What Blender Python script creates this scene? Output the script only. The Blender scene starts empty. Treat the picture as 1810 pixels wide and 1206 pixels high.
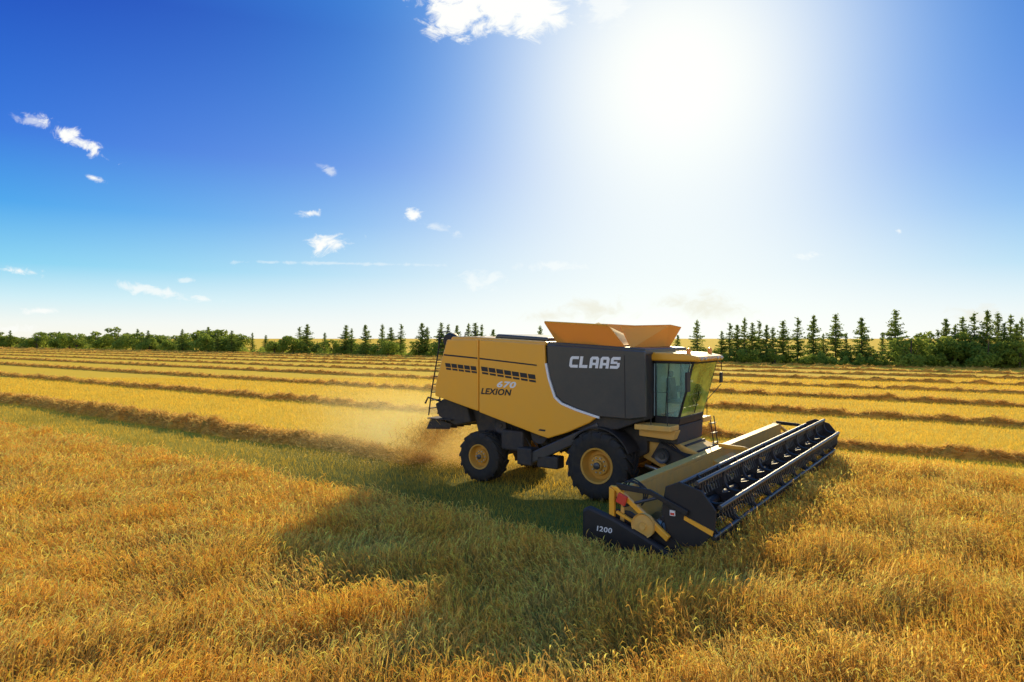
import bpy, bmesh, math, random
import numpy as np
from mathutils import Vector, Matrix, Quaternion
R = math.radians
scene = bpy.context.scene
col = scene.collection
random.seed(4)

# ------------------------------------------------------------------ helpers
class MB:
    def __init__(s): s.v = []; s.f = []
    def add(s, vs, fs):
        o = len(s.v); s.v += [tuple(v) for v in vs]; s.f += [tuple(i+o for i in f) for f in fs]; return s
    def box(s, c, d, rot=None):
        m = rot if rot is not None else Matrix.Identity(3)
        vs = [Vector(c) + m @ Vector((x*d[0]/2, y*d[1]/2, z*d[2]/2)) for x in (-1,1) for y in (-1,1) for z in (-1,1)]
        return s.add(vs, [(0,1,3,2),(4,6,7,5),(0,4,5,1),(2,3,7,6),(0,2,6,4),(1,5,7,3)])
    def prism(s, poly, y0, y1):               # polygon in (X,Z) extruded along Y
        n = len(poly)
        vs = [(p[0], y0, p[1]) for p in poly] + [(p[0], y1, p[1]) for p in poly]
        fs = [tuple(range(n)), tuple(range(2*n-1, n-1, -1))]
        fs += [(i, i+n, (i+1) % n+n, (i+1) % n) for i in range(n)]
        return s.add(vs, fs)
    def slab(s, pts, th):                     # flat polygon in 3D thickened along its normal
        p = [Vector(q) for q in pts]; n = (p[1]-p[0]).cross(p[2]-p[0]).normalized()*th
        k = len(p)
        return s.add(p+[q+n for q in p], [tuple(range(k-1,-1,-1)), tuple(range(k, 2*k))] + [(i, (i+1)%k, (i+1)%k+k, i+k) for i in range(k)])
    def tube(s, pts, r, n=8, r1=None, cap=True):
        pts = [Vector(p) for p in pts]; k = len(pts); vs = []; fs = []
        for i, p in enumerate(pts):
            d = (pts[min(i+1,k-1)] - pts[max(i-1,0)]).normalized()
            a = d.orthogonal().normalized() if i == 0 else (a - d*a.dot(d)).normalized()
            b = d.cross(a); rr = r if r1 is None else r + (r1-r)*i/(k-1)
            vs += [p + (a*math.cos(2*math.pi*j/n) + b*math.sin(2*math.pi*j/n))*rr for j in range(n)]
        for i in range(k-1):
            fs += [(i*n+j, i*n+(j+1)%n, (i+1)*n+(j+1)%n, (i+1)*n+j) for j in range(n)]
        if cap: fs += [tuple(range(n-1,-1,-1)), tuple(range((k-1)*n, k*n))]
        return s.add(vs, fs)
    def lathe(s, prof, c, n=48):              # profile (r, y) turned about the Y axis through c
        k = len(prof); vs = []; fs = []
        for j in range(n):
            a = 2*math.pi*j/n
            vs += [(c[0]+r*math.cos(a), c[1]+y, c[2]+r*math.sin(a)) for r, y in prof]
        for j in range(n):
            m = (j+1) % n
            fs += [(j*k+i, j*k+i+1, m*k+i+1, m*k+i) for i in range(k-1)]
        return s.add(vs, fs)
    def build(s, name, mat, parent=None, smooth=False, bevel=0, loc=None):
        me = bpy.data.meshes.new(name); me.from_pydata(s.v, [], s.f); me.update()
        bm = bmesh.new(); bm.from_mesh(me); bmesh.ops.recalc_face_normals(bm, faces=bm.faces); bm.to_mesh(me); bm.free()
        me.materials.append(mat)
        o = bpy.data.objects.new(name, me); col.objects.link(o); o.parent = parent
        if loc: o.location = loc
        if smooth:
            me.polygons.foreach_set('use_smooth', [True]*len(me.polygons))
            try: me.set_sharp_from_angle(angle=R(38))
            except Exception: pass
        if bevel:
            m = o.modifiers.new('b', 'BEVEL'); m.width = bevel; m.segments = 2; m.limit_method = 'ANGLE'; m.angle_limit = R(40)
        return o

def tag(o, label=None, cat=None, group=None, kind=None):
    if label: o['label'] = label
    if cat: o['category'] = cat
    if group: o['group'] = group
    if kind: o['kind'] = kind
    return o
def empty(name, loc, rz=0):
    o = bpy.data.objects.new(name, None); col.objects.link(o); o.location = loc; o.rotation_euler = (0,0,rz); return o

def mesh_np(name, V, F, mat, colr=None, parent=None, smooth=False):
    """V (n,3) float, F (m,4) int quads"""
    me = bpy.data.meshes.new(name)
    me.vertices.add(len(V)); me.vertices.foreach_set('co', np.asarray(V, np.float32).ravel())
    me.loops.add(F.size); me.loops.foreach_set('vertex_index', np.asarray(F, np.int32).ravel())
    me.polygons.add(len(F)); me.polygons.foreach_set('loop_start', np.arange(0, F.size, F.shape[1], dtype=np.int32))
    me.polygons.foreach_set('loop_total', np.full(len(F), F.shape[1], np.int32))
    if smooth: me.polygons.foreach_set('use_smooth', np.ones(len(F), bool))
    if colr is not None:
        a = me.color_attributes.new('Col', 'FLOAT_COLOR', 'POINT')
        c4 = np.ones((len(V), 4), np.float32); c4[:, :3] = colr
        a.data.foreach_set('color', c4.ravel())
    me.update(calc_edges=True); me.validate()
    me.materials.append(mat)
    o = bpy.data.objects.new(name, me); col.objects.link(o); o.parent = parent
    return o
def ribbons(C, Wd, W):
    """C (N,K,3) centres, Wd (N,3) or (N,K,3) width direction, W (N,K) half widths"""
    N, K, _ = C.shape
    if Wd.ndim == 2: Wd = Wd[:, None, :]
    off = Wd*W[:, :, None]
    V = np.stack([C-off, C+off], 2).reshape(N*K*2, 3)
    i = np.arange(N)[:, None]*K*2 + np.arange(K-1)[None, :]*2
    F = np.stack([i, i+1, i+3, i+2], -1).reshape(-1, 4)
    return V, F
class Pile:
    def __init__(s): s.V = []; s.F = []; s.C = []; s.n = 0
    def add(s, V, F, C):
        s.V.append(V); s.F.append(F+s.n); s.C.append(C); s.n += len(V)
    def get(s): return np.concatenate(s.V), np.concatenate(s.F), np.concatenate(s.C)
def wave(x, y, seed, scale, n=7):
    r = np.random.RandomState(seed); o = 0
    for k in range(n):
        a = r.rand()*6.283; fq = (0.5+1.6*r.rand())/scale
        o = o + np.sin((x*np.cos(a)+y*np.sin(a))*fq*6.283 + r.rand()*6.283)
    return o/math.sqrt(n)
def sstep(x, a, b):
    t = np.clip((x-a)/(b-a), 0, 1); return t*t*(3-2*t)

# ------------------------------------------------------------------ materials
def newmat(name):
    m = bpy.data.materials.new(name); m.use_nodes = True; nt = m.node_tree; nt.nodes.clear()
    out = nt.nodes.new('ShaderNodeOutputMaterial'); return m, nt, out
def paint(name, c, rough=.4, metal=0, dust=.25, dustc=(.42,.29,.11), scale=3, coat=0):
    m, nt, out = newmat(name)
    b = nt.nodes.new('ShaderNodeBsdfPrincipled'); b.inputs['Roughness'].default_value = rough; b.inputs['Metallic'].default_value = metal
    b.inputs['Coat Weight'].default_value = coat
    tc = nt.nodes.new('ShaderNodeTexCoord'); n = nt.nodes.new('ShaderNodeTexNoise'); n.inputs['Scale'].default_value = scale; n.inputs['Detail'].default_value = 8
    n.inputs['Roughness'].default_value = .65
    nt.links.new(tc.outputs['Object'], n.inputs['Vector'])
    mr = nt.nodes.new('ShaderNodeMapRange'); mr.inputs[1].default_value = .35; mr.inputs[2].default_value = .8; mr.inputs[3].default_value = 0; mr.inputs[4].default_value = dust
    nt.links.new(n.outputs['Fac'], mr.inputs[0])
    mx = nt.nodes.new('ShaderNodeMix'); mx.data_type = 'RGBA'; mx.inputs[6].default_value = (*c,1); mx.inputs[7].default_value = (*dustc,1)
    nt.links.new(mr.outputs[0], mx.inputs[0]); nt.links.new(mx.outputs[2], b.inputs['Base Color'])
    mr2 = nt.nodes.new('ShaderNodeMapRange'); mr2.inputs[3].default_value = rough*.8; mr2.inputs[4].default_value = min(1, rough*1.5)
    nt.links.new(n.outputs['Fac'], mr2.inputs[0]); nt.links.new(mr2.outputs[0], b.inputs['Roughness'])
    nt.links.new(b.outputs[0], out.inputs[0]); return m
def leafy(name, c=None, trans=.45, var=.5, c2=None, scale=1.5):
    m, nt, out = newmat(name)
    d = nt.nodes.new('ShaderNodeBsdfDiffuse'); t = nt.nodes.new('ShaderNodeBsdfTranslucent'); mx = nt.nodes.new('ShaderNodeMixShader'); mx.inputs[0].default_value = trans
    if c is None:
        a = nt.nodes.new('ShaderNodeAttribute'); a.attribute_name = 'Col'; src = a.outputs['Color']
    else:
        tc = nt.nodes.new('ShaderNodeTexCoord'); n = nt.nodes.new('ShaderNodeTexNoise'); n.inputs['Scale'].default_value = scale; n.inputs['Detail'].default_value = 4
        nt.links.new(tc.outputs['Object'], n.inputs['Vector'])
        cm = nt.nodes.new('ShaderNodeMix'); cm.data_type = 'RGBA'; cm.inputs[6].default_value = (*c,1); cm.inputs[7].default_value = (*(c2 or c),1)
        mr = nt.nodes.new('ShaderNodeMapRange'); mr.inputs[1].default_value = .3; mr.inputs[2].default_value = .7
        nt.links.new(n.outputs['Fac'], mr.inputs[0]); nt.links.new(mr.outputs[0], cm.inputs[0]); src = cm.outputs[2]
    nt.links.new(src, d.inputs[0]); nt.links.new(src, t.inputs[0])
    nt.links.new(d.outputs[0], mx.inputs[1]); nt.links.new(t.outputs[0], mx.inputs[2]); nt.links.new(mx.outputs[0], out.inputs[0]); return m
def glassmat(name, tint, painted_refl, refl_color):  # tinted diffuse layer paints bright reflections into the glass
    m, nt, out = newmat(name)
    t = nt.nodes.new('ShaderNodeBsdfTransparent'); t.inputs[0].default_value = (*tint,1)
    tl = nt.nodes.new('ShaderNodeBsdfTranslucent'); tl.inputs[0].default_value = (*refl_color,1)
    df = nt.nodes.new('ShaderNodeBsdfDiffuse'); df.inputs[0].default_value = (*refl_color,1)
    md = nt.nodes.new('ShaderNodeMixShader'); md.inputs[0].default_value = .82; nt.links.new(tl.outputs[0], md.inputs[1]); nt.links.new(df.outputs[0], md.inputs[2])
    n = nt.nodes.new('ShaderNodeTexNoise'); n.inputs['Scale'].default_value = 1.6; n.inputs['Detail'].default_value = 6
    tc = nt.nodes.new('ShaderNodeTexCoord'); nt.links.new(tc.outputs['Object'], n.inputs['Vector'])
    mr = nt.nodes.new('ShaderNodeMapRange'); mr.inputs[1].default_value = .3; mr.inputs[2].default_value = .7; mr.inputs[3].default_value = painted_refl*.3; mr.inputs[4].default_value = min(.9, painted_refl*1.5)
    nt.links.new(n.outputs['Fac'], mr.inputs[0])
    m1 = nt.nodes.new('ShaderNodeMixShader'); nt.links.new(mr.outputs[0], m1.inputs[0]); nt.links.new(t.outputs[0], m1.inputs[1]); nt.links.new(md.outputs[0], m1.inputs[2])
    g = nt.nodes.new('ShaderNodeBsdfGlossy'); g.inputs['Roughness'].default_value = .03
    fr = nt.nodes.new('ShaderNodeFresnel'); fr.inputs[0].default_value = 1.6
    mx = nt.nodes.new('ShaderNodeMixShader'); nt.links.new(fr.outputs[0], mx.inputs[0]); nt.links.new(m1.outputs[0], mx.inputs[1]); nt.links.new(g.outputs[0], mx.inputs[2])
    nt.links.new(mx.outputs[0], out.inputs[0]); return m

YEL = paint('yellow_paint', (.95,.43,.022), .38, 0, .22, (.70,.40,.10), 2.2, .3)
YELD = paint('dusty_yellow_paint', (.78,.42,.07), .5, 0, .7, (.52,.35,.14), 4)
RIMY = paint('rim_paint', (.62,.31,.03), .55, 0, .5, (.42,.27,.09), 5)
FLAP = leafy('tank_flap_paint', (.92,.48,.10), .24, .5, (.90,.46,.11), 2)
DARK = paint('anthracite_paint', (.030,.036,.042), .38, 0, .14, (.3,.22,.1), 1.6, .3)
BLACK = paint('black_paint', (.010,.010,.012), .5, 0, .10, (.2,.14,.07), 5)
CHAS = paint('chassis_grey', (.020,.021,.024), .6, 0, .25, (.26,.18,.08), 5)
STEEL = paint('steel', (.5,.5,.48), .32, .9, .3, (.4,.3,.15), 9)
TUBE = paint('dark_tube', (.05,.055,.065), .3, .4, .1, (.3,.22,.1), 9)
RUBBER = paint('tyre_rubber', (.012,.012,.012), .8, 0, .22, (.2,.15,.07), 6)
WHITE = paint('white_lettering', (.85,.84,.80), .5, 0, .03)
RED = paint('red_plastic', (.7,.04,.02), .4, 0, .1)
ORANGE = paint('amber_lens', (.9,.28,.02), .2, 0, .05)
GREY = paint('grey_plastic', (.05,.055,.055), .6, 0, .1)
TRIM = paint('cab_trim', (.60,.78,.72), .7, 0, .2, (.5,.5,.35))
LENS = paint('lamp_lens', (.35,.35,.33), .15, .3, .1)
GRAIN = paint('grain', (.70,.42,.13), .9, 0, .5, (.60,.36,.1), 40)
GLASS = glassmat('tinted_glass', (.97,.99,.98), .26, (.45,.88,.80))
GLASSF = glassmat('windscreen_glass', (.96,.99,.88), .50, (.78,.97,.16))
CROP = leafy('crop_material', None, .58)
STUB = leafy('stubble_material', None, .5)
STRAW = leafy('straw_material', None, .5)
CHAFF = leafy('chaff_material', (.98,.74,.30), .68, .5, (.97,.68,.22), 2)
CONIF = leafy('conifer_foliage', (.14,.22,.045), .62, .5, (.28,.34,.06), .6)
BROAD = leafy('broadleaf_foliage', (.20,.29,.048), .62, .5, (.38,.43,.072), .5)
BARK = paint('bark', (.07,.05,.035), .9, 0, .4, (.12,.09,.06), 3)

# ------------------------------------------------------------------ camera, frame
CAMH = 4.4; FPX = 1207.0; HOR = 598.0
cam = bpy.data.objects.new('camera', bpy.data.cameras.new('camera')); col.objects.link(cam)
cam.data.sensor_width = 36; cam.data.lens = 36*FPX/1810; cam.data.clip_end = 20000; cam.data.clip_start = .1
cam.location = (0,0,CAMH); cam.rotation_euler = (R(90)-math.atan((603-HOR)/FPX), 0, 0)
scene.camera = cam
scene.view_settings.view_transform = 'Standard'; scene.view_settings.look = 'None'; scene.view_settings.exposure = 0

OX, OY = 3.28, 19.8                        # point on the ground under the front axle
TH = math.atan2(-.572, .82)                # heading of the combine
TW = R(-35.8)                              # heading of the rows
ef = np.array([math.cos(TW), math.sin(TW)]); el = np.array([-math.sin(TW), math.cos(TW)])
def fl(x, y):
    dx = x-OX; dy = y-OY
    return dx*ef[0]+dy*ef[1], dx*el[0]+dy*el[1]
def w2(f, l): return OX+f*ef[0]+l*el[0], OY+f*ef[1]+l*el[1]

# ------------------------------------------------------------------ sun and world
SUN = Vector((.240, 1.0, .382)).normalized()
sl = bpy.data.lights.new('sun', 'SUN'); sl.energy = 5.0; sl.angle = R(.5); sl.color = (1.0,.80,.46)
so = bpy.data.objects.new('sun', sl); col.objects.link(so); so.rotation_euler = SUN.to_track_quat('Z','Y').to_euler(); so.location = (20,60,40)

w = bpy.data.worlds.new('World'); scene.world = w; w.use_nodes = True
nt = w.node_tree; nt.nodes.clear(); L = nt.links
def val(sock, x):
    if isinstance(x, (int, float)): sock.default_value = x
    else: L.new(x, sock)
def M(op, a, b=None, c=None, clamp=False):
    n = nt.nodes.new('ShaderNodeMath'); n.operation = op; n.use_clamp = clamp
    val(n.inputs[0], a)
    if b is not None: val(n.inputs[1], b)
    if c is not None: val(n.inputs[2], c)
    return n.outputs[0]
def SS(x, a, b, lo=0, hi=1):
    n = nt.nodes.new('ShaderNodeMapRange'); n.interpolation_type = 'SMOOTHSTEP'
    val(n.inputs[0], x); n.inputs[1].default_value = a; n.inputs[2].default_value = b; n.inputs[3].default_value = lo; n.inputs[4].default_value = hi
    return n.outputs[0]
def MIX(f, a, b):
    n = nt.nodes.new('ShaderNodeMix'); n.data_type = 'RGBA'
    val(n.inputs[0], f)
    for k, s in ((6,a),(7,b)):
        if isinstance(s, tuple): n.inputs[k].default_value = (*s,1)
        else: L.new(s, n.inputs[k])
    return n.outputs[2]
tc = nt.nodes.new('ShaderNodeTexCoord')
sep = nt.nodes.new('ShaderNodeSeparateXYZ'); L.new(tc.outputs['Generated'], sep.inputs[0])
dx, dy, dz = sep.outputs
front = SS(dy, .1, .3)
fy = M('MAXIMUM', dy, .05)
u = M('DIVIDE', dx, fy); v = M('DIVIDE', dz, fy)
dotn = nt.nodes.new('ShaderNodeVectorMath'); dotn.operation = 'DOT_PRODUCT'; L.new(tc.outputs['Generated'], dotn.inputs[0]); dotn.inputs[1].default_value = SUN
ang = M('ARCCOSINE', M('MINIMUM', dotn.outputs['Value'], 1.0))
ramp = nt.nodes.new('ShaderNodeValToRGB'); L.new(dz, ramp.inputs[0])
stops = [(0,(.97,.92,.78)),(.02,(.88,.92,.87)),(.05,(.56,.83,.92)),(.09,(.16,.61,.88)),(.16,(.002,.335,.83)),(.24,(.0,.155,.72)),(.40,(0,.060,.50)),(.58,(.04,.20,.64)),(1,(.07,.27,.70))]
e = ramp.color_ramp.elements
e[0].position, e[0].color = 0, (*stops[0][1],1); e[1].position, e[1].color = 1, (*stops[-1][1],1)
for p, c in stops[1:-1]:
    q = e.new(p); q.color = (*c,1)
def gauss(deg, k=1.0, pw=2): return M('MULTIPLY', M('EXPONENT', M('MULTIPLY', M('POWER', M('DIVIDE', ang, R(deg)), pw), -1)), k)
core = gauss(13.2, 1.0, 2.3)
low = M('EXPONENT', M('MULTIPLY', M('MAXIMUM', dz, 0), -7.5))
haze = M('MULTIPLY', M('MULTIPLY', gauss(40), low), 1.3, None, True)
sig = M('ADD', .18, M('MULTIPLY', M('MAXIMUM', M('SUBTRACT', .40, v), 0), .62))
pr = M('DIVIDE', M('ABSOLUTE', M('SUBTRACT', u, SUN.x/SUN.y)), sig)
pillar = M('MULTIPLY', M('MULTIPLY', M('EXPONENT', M('MULTIPLY', M('MULTIPLY', pr, pr), -1)), SS(v, .46, .10, 0, .60)), front)
inv = M('MULTIPLY', M('SUBTRACT', 1, core), M('MULTIPLY', M('SUBTRACT', 1, pillar), M('SUBTRACT', 1, haze)))
glow = M('SUBTRACT', 1, inv, None, True)
sky = MIX(gauss(24, .95), ramp.outputs[0], (.005,.35,.90))
sky = MIX(glow, sky, (1.02,1.01,.95))
# clouds: direction-space ellipses broken by noise
cu = nt.nodes.new('ShaderNodeCombineXYZ'); L.new(u, cu.inputs[0]); L.new(M('MULTIPLY', v, 1.5), cu.inputs[1])
nz = nt.nodes.new('ShaderNodeTexNoise'); L.new(cu.outputs[0], nz.inputs['Vector']); nz.inputs['Scale'].default_value = 30; nz.inputs['Detail'].default_value = 7; nz.inputs['Roughness'].default_value = .66
nz.inputs['Distortion'].default_value = .6
nb = M('MULTIPLY', M('SUBTRACT', nz.outputs['Fac'], .5), 3.2)
clouds = [(880,-12,135,75,0,1),(800,28,55,46,20,1),(945,22,62,50,-10,1),(1075,0,40,46,0,.6),(128,245,100,22,27,1),(60,215,60,14,20,.5),(166,315,40,10,16,.95),(545,377,32,11,0,.9),(578,301,34,12,25,.5),
 (733,382,27,15,0,1),(775,403,60,12,20,.45),(585,430,52,24,-8,1),(38,480,44,12,10,.95),(280,516,120,15,9,.7),(70,549,40,8,0,.8),(330,495,22,7,0,.5),
 (600,466,300,5,1,.35),(1420,452,45,10,5,.6),(1588,408,12,8,0,.7),(850,492,60,28,0,.5),(970,470,80,14,0,.5),(20,582,80,14,0,.6)]
tot = None
for (px,py,a,b,rot,amp) in clouds:
    u0, v0 = (px-905)/1207, (598-py)/1207
    c_, s_ = math.cos(R(-rot)), math.sin(R(-rot))
    du = M('SUBTRACT', u, u0); dv = M('SUBTRACT', v, v0)
    xr = M('ADD', M('MULTIPLY', du, c_*1207/a), M('MULTIPLY', dv, s_*1207/a))
    yr = M('ADD', M('MULTIPLY', du, -s_*1207/b), M('MULTIPLY', dv, c_*1207/b))
    r2 = M('SQRT', M('ADD', M('MULTIPLY', xr, xr), M('MULTIPLY', yr, yr)))
    big = b > 44
    k = SS(M('ADD', M('SUBTRACT', 1.1 if big else .75, r2), M('MULTIPLY', nb, .7) if big else nb), 0, .6 if big else .75, 0, amp)
    tot = k if tot is None else M('MAXIMUM', tot, k)
tot = M('MULTIPLY', tot, front)
sky = MIX(tot, sky, (1.0,1.0,.97))
tot2 = None
for (px,py,a,b) in [(1050,548,100,32),(1250,540,120,34),(960,560,60,20),(1740,560,90,30)]:
    xr = M('MULTIPLY', M('SUBTRACT', u, (px-905)/1207), 1207/a); yr = M('MULTIPLY', M('SUBTRACT', v, (598-py)/1207), 1207/b)
    r2 = M('SQRT', M('ADD', M('MULTIPLY', xr, xr), M('MULTIPLY', yr, yr)))
    k = SS(M('ADD', M('SUBTRACT', .8, r2), M('MULTIPLY', nb, .7)), 0, .9, 0, .85)
    tot2 = k if tot2 is None else M('MAXIMUM', tot2, k)
sky = MIX(M('MULTIPLY', tot2, front), sky, (.86,.82,.71))
# unseen bright cloud bank, added low opposite the sun as fill light
n2 = nt.nodes.new('ShaderNodeTexNoise'); L.new(tc.outputs['Generated'], n2.inputs['Vector']); n2.inputs['Scale'].default_value = 2.5; n2.inputs['Detail'].default_value = 5
back = M('MULTIPLY', M('MULTIPLY', SS(dy, .05, -.45), SS(dz, .52, .20)), SS(n2.outputs['Fac'], .25, .6, .6, 1))
sky = MIX(back, sky, (1.40,1.41,1.40))
bg = nt.nodes.new('ShaderNodeBackground'); L.new(sky, bg.inputs[0]); bg.inputs[1].default_value = 1.0
ns = nt.nodes.new('ShaderNodeTexSky'); ns.sky_type = 'NISHITA'; ns.sun_disc = False; ns.sun_elevation = math.asin(SUN.z); ns.sun_rotation = math.atan2(SUN.x, SUN.y)
tint = nt.nodes.new('ShaderNodeMix'); tint.data_type = 'RGBA'; tint.blend_type = 'MULTIPLY'; tint.inputs[0].default_value = 1; L.new(ns.outputs[0], tint.inputs[6]); tint.inputs[7].default_value = (.004,.03,.04,1)
bg2 = nt.nodes.new('ShaderNodeBackground'); L.new(tint.outputs[2], bg2.inputs[0]); bg2.inputs[1].default_value = .05
ad = nt.nodes.new('ShaderNodeAddShader'); L.new(bg.outputs[0], ad.inputs[0]); L.new(bg2.outputs[0], ad.inputs[1])
wo = nt.nodes.new('ShaderNodeOutputWorld'); L.new(ad.outputs[0], wo.inputs[0])

# ------------------------------------------------------------------ ground
gm, gnt, gout = newmat('stubble_ground')
b = gnt.nodes.new('ShaderNodeBsdfPrincipled'); b.inputs['Roughness'].default_value = 1; b.inputs['Specular IOR Level'].default_value = .05
g = gnt.nodes.new('ShaderNodeTexCoord')
mp = gnt.nodes.new('ShaderNodeMapping'); mp.inputs['Rotation'].default_value = (0,0,-TW); gnt.links.new(g.outputs['Object'], mp.inputs[0])
def gnoise(scale, sx=1, sy=1, det=6, ro=.6):
    m2 = gnt.nodes.new('ShaderNodeMapping'); m2.inputs['Scale'].default_value = (sx,sy,1); gnt.links.new(mp.outputs[0], m2.inputs[0])
    n = gnt.nodes.new('ShaderNodeTexNoise'); n.inputs['Scale'].default_value = scale; n.inputs['Detail'].default_value = det; n.inputs['Roughness'].default_value = ro
    gnt.links.new(m2.outputs[0], n.inputs['Vector']); return n.outputs['Fac']
def gmix(f, a, c, lo=.35, hi=.65, to=1):
    mr = gnt.nodes.new('ShaderNodeMapRange'); mr.interpolation_type = 'SMOOTHSTEP'; mr.inputs[1].default_value = lo; mr.inputs[2].default_value = hi; mr.inputs[4].default_value = to; gnt.links.new(f, mr.inputs[0])
    n = gnt.nodes.new('ShaderNodeMix'); n.data_type = 'RGBA'; gnt.links.new(mr.outputs[0], n.inputs[0])
    for k, s in ((6,a),(7,c)):
        if isinstance(s, tuple): n.inputs[k].default_value = (*s,1)
        else: gnt.links.new(s, n.inputs[k])
    return n.outputs[2]
c1 = gmix(gnoise(.25,.12,1), (.97,.62,.045), (.93,.62,.06))
c2 = gmix(gnoise(3.0,.06,1,4), (.88,.53,.035), c1, .3, .55)
c3 = gmix(gnoise(12,.5,1,8,.7), (.82,.49,.03), c2, .3, .6)
# freshly cut strip is greener, with the combine's shade painted in as darker green
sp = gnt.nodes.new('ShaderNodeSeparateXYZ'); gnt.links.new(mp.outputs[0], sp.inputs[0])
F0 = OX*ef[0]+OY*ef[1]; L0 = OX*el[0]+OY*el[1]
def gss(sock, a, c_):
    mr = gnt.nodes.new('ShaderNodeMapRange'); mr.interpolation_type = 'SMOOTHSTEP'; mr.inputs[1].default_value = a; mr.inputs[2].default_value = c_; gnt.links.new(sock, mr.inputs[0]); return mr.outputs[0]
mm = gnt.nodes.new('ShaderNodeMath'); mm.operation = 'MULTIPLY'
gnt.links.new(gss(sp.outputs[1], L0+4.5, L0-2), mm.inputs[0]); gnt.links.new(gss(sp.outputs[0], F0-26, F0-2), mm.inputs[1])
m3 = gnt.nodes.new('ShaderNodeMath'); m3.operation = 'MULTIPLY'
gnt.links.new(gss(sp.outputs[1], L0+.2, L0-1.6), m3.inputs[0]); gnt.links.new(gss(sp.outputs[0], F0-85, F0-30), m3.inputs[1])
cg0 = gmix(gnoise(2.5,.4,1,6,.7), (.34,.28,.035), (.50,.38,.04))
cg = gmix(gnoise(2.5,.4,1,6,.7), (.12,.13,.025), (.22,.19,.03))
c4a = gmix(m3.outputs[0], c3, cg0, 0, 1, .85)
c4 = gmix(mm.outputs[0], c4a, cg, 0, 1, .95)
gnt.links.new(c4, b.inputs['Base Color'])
bp = gnt.nodes.new('ShaderNodeBump'); bp.inputs['Strength'].default_value = .3; bp.inputs['Distance'].default_value = .03
gnt.links.new(gnoise(14,.5,1,8,.7), bp.inputs['Height']); gnt.links.new(bp.outputs[0], b.inputs['Normal'])
gnt.links.new(b.outputs[0], gout.inputs[0])
gb = MB(); S = 6000
gb.add([(-S,-300,0),(S,-300,0),(S,S,0),(-S,S,0)], [(0,1,2,3)])
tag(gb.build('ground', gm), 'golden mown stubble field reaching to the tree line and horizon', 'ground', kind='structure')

# ------------------------------------------------------------------ standing crop
rng = np.random.RandomState(11)
def sample(dens, d0, d1, uw, extra):
    Dg = np.linspace(d0, d1, 600); pdf = dens(Dg)*(2*uw*Dg+extra); cdf = np.cumsum(pdf); tot = cdf[-1]*(Dg[1]-Dg[0]); cdf /= cdf[-1]
    n = int(tot); D = np.interp(rng.rand(n), cdf, Dg); x = (rng.rand(n)-.5)*(2*uw*D+extra)
    return x, D
def uncut(x, y):
    f, l = fl(x, y)
    e1 = -6.3 + .12*wave(f, l*0, 3, 2.5)
    e2 = 6.35 + .12*wave(f, l*0, 5, 2.5)
    return (l < e1) | ((f > 3.95 + .08*wave(l, l*0, 8, 1.5)) & (l < e2))
x, y = sample(lambda D: np.where(D < 9, 540, 540*(9/D)**1.0), 4.8, 80, .80, 2)
k = uncut(x, y); x = x[k]; y = y[k]; N = len(x)
print('crop stems', N)
fc, lc_ = fl(x, y)
far = np.maximum(1, y/10)**.52
hn = wave(x, y, 21, 2.6); h = np.clip(.60 + .09*hn + .085*rng.randn(N), .25, 1.1)
h = h*(1-.30*np.exp(-((lc_+6.2)/.9)**2)*(fc > 0)*(fc < 4.5))
la = wave(x, y, 22, 6)*1.7 + 2.4 + .8*rng.randn(N); lm = np.clip(.22 + .20*wave(x, y, 23, 2.0) + .14*rng.randn(N), 0, .9)
lean = np.stack([np.cos(la)*lm, np.sin(la)*lm], 1)
base = np.stack([x, y, np.zeros(N)], 1)
P = Pile()
patch = np.clip(.42+.38*wave(x, y, 24, 3.5)+.25*rng.randn(N), 0, 1)[:, None]
gold = (1-patch)*np.array([.97,.545,.09]) + patch*np.array([.97,.64,.165])
gold = gold*(.72+.55*rng.rand(N,1))
green = np.array([.27,.31,.11])*(.7+.5*rng.rand(N,1))
t = np.array([0,.45,.8,1.0])
def curve(tt):
    c = np.zeros((N, len(tt), 3))
    c[:, :, :2] = base[:, None, :2] + lean[:, None, :]*h[:, None, None]*(tt**2)[None, :, None]
    c[:, :, 2] = h[:, None]*tt[None, :]*(1-.45*(lm**2)[:, None]*tt[None, :])
    return c
C = curve(t); az = rng.rand(N)*6.283
Wd = np.stack([np.cos(az), np.sin(az), 0*az], 1)
V, F = ribbons(C, Wd, np.array([.0046,.0046,.0042,.0024])[None, :]*far[:, None])
wt = np.clip(t*1.25-.16, 0, 1)
cc = (green[:, None, :]*(1-wt)[None, :, None] + gold[:, None, :]*.95*wt[None, :, None])
P.add(V, F, np.minimum(np.repeat(cc[:, :, None, :], 2, 2).reshape(-1, 3), .97))
# nodding ears
da = la + .7*rng.randn(N); dd = np.stack([np.cos(da), np.sin(da), 0*da], 1); up = np.array([0,0,1.0])
el_ = (.115+.06*rng.rand(N))*far**.3; dr = rng.rand(N)**1.6
neck = C[:, -1]
p1 = neck + el_[:, None]*(.25*dd + (.44-.36*dr)[:, None]*up); p2 = neck + el_[:, None]*(.65*dd + (.75-1.35*dr)[:, None]*up)
E = np.stack([neck, (neck+p1)/2, p1, p2], 1)
for q in range(2):
    wv = np.cross(p2-neck, np.array([.3,.2,1.0]) if q == 0 else np.array([1,-.4,.1])); wv /= np.linalg.norm(wv, axis=1)[:, None]
    V, F = ribbons(E, wv, np.array([.0025,.0066,.0072,.0010])[None, :]*far[:, None])
    ec = np.minimum(gold*1.2, .97)
    P.add(V, F, np.repeat(np.repeat(ec[:, None, None, :], 4, 1), 2, 2).reshape(-1, 3))
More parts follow.
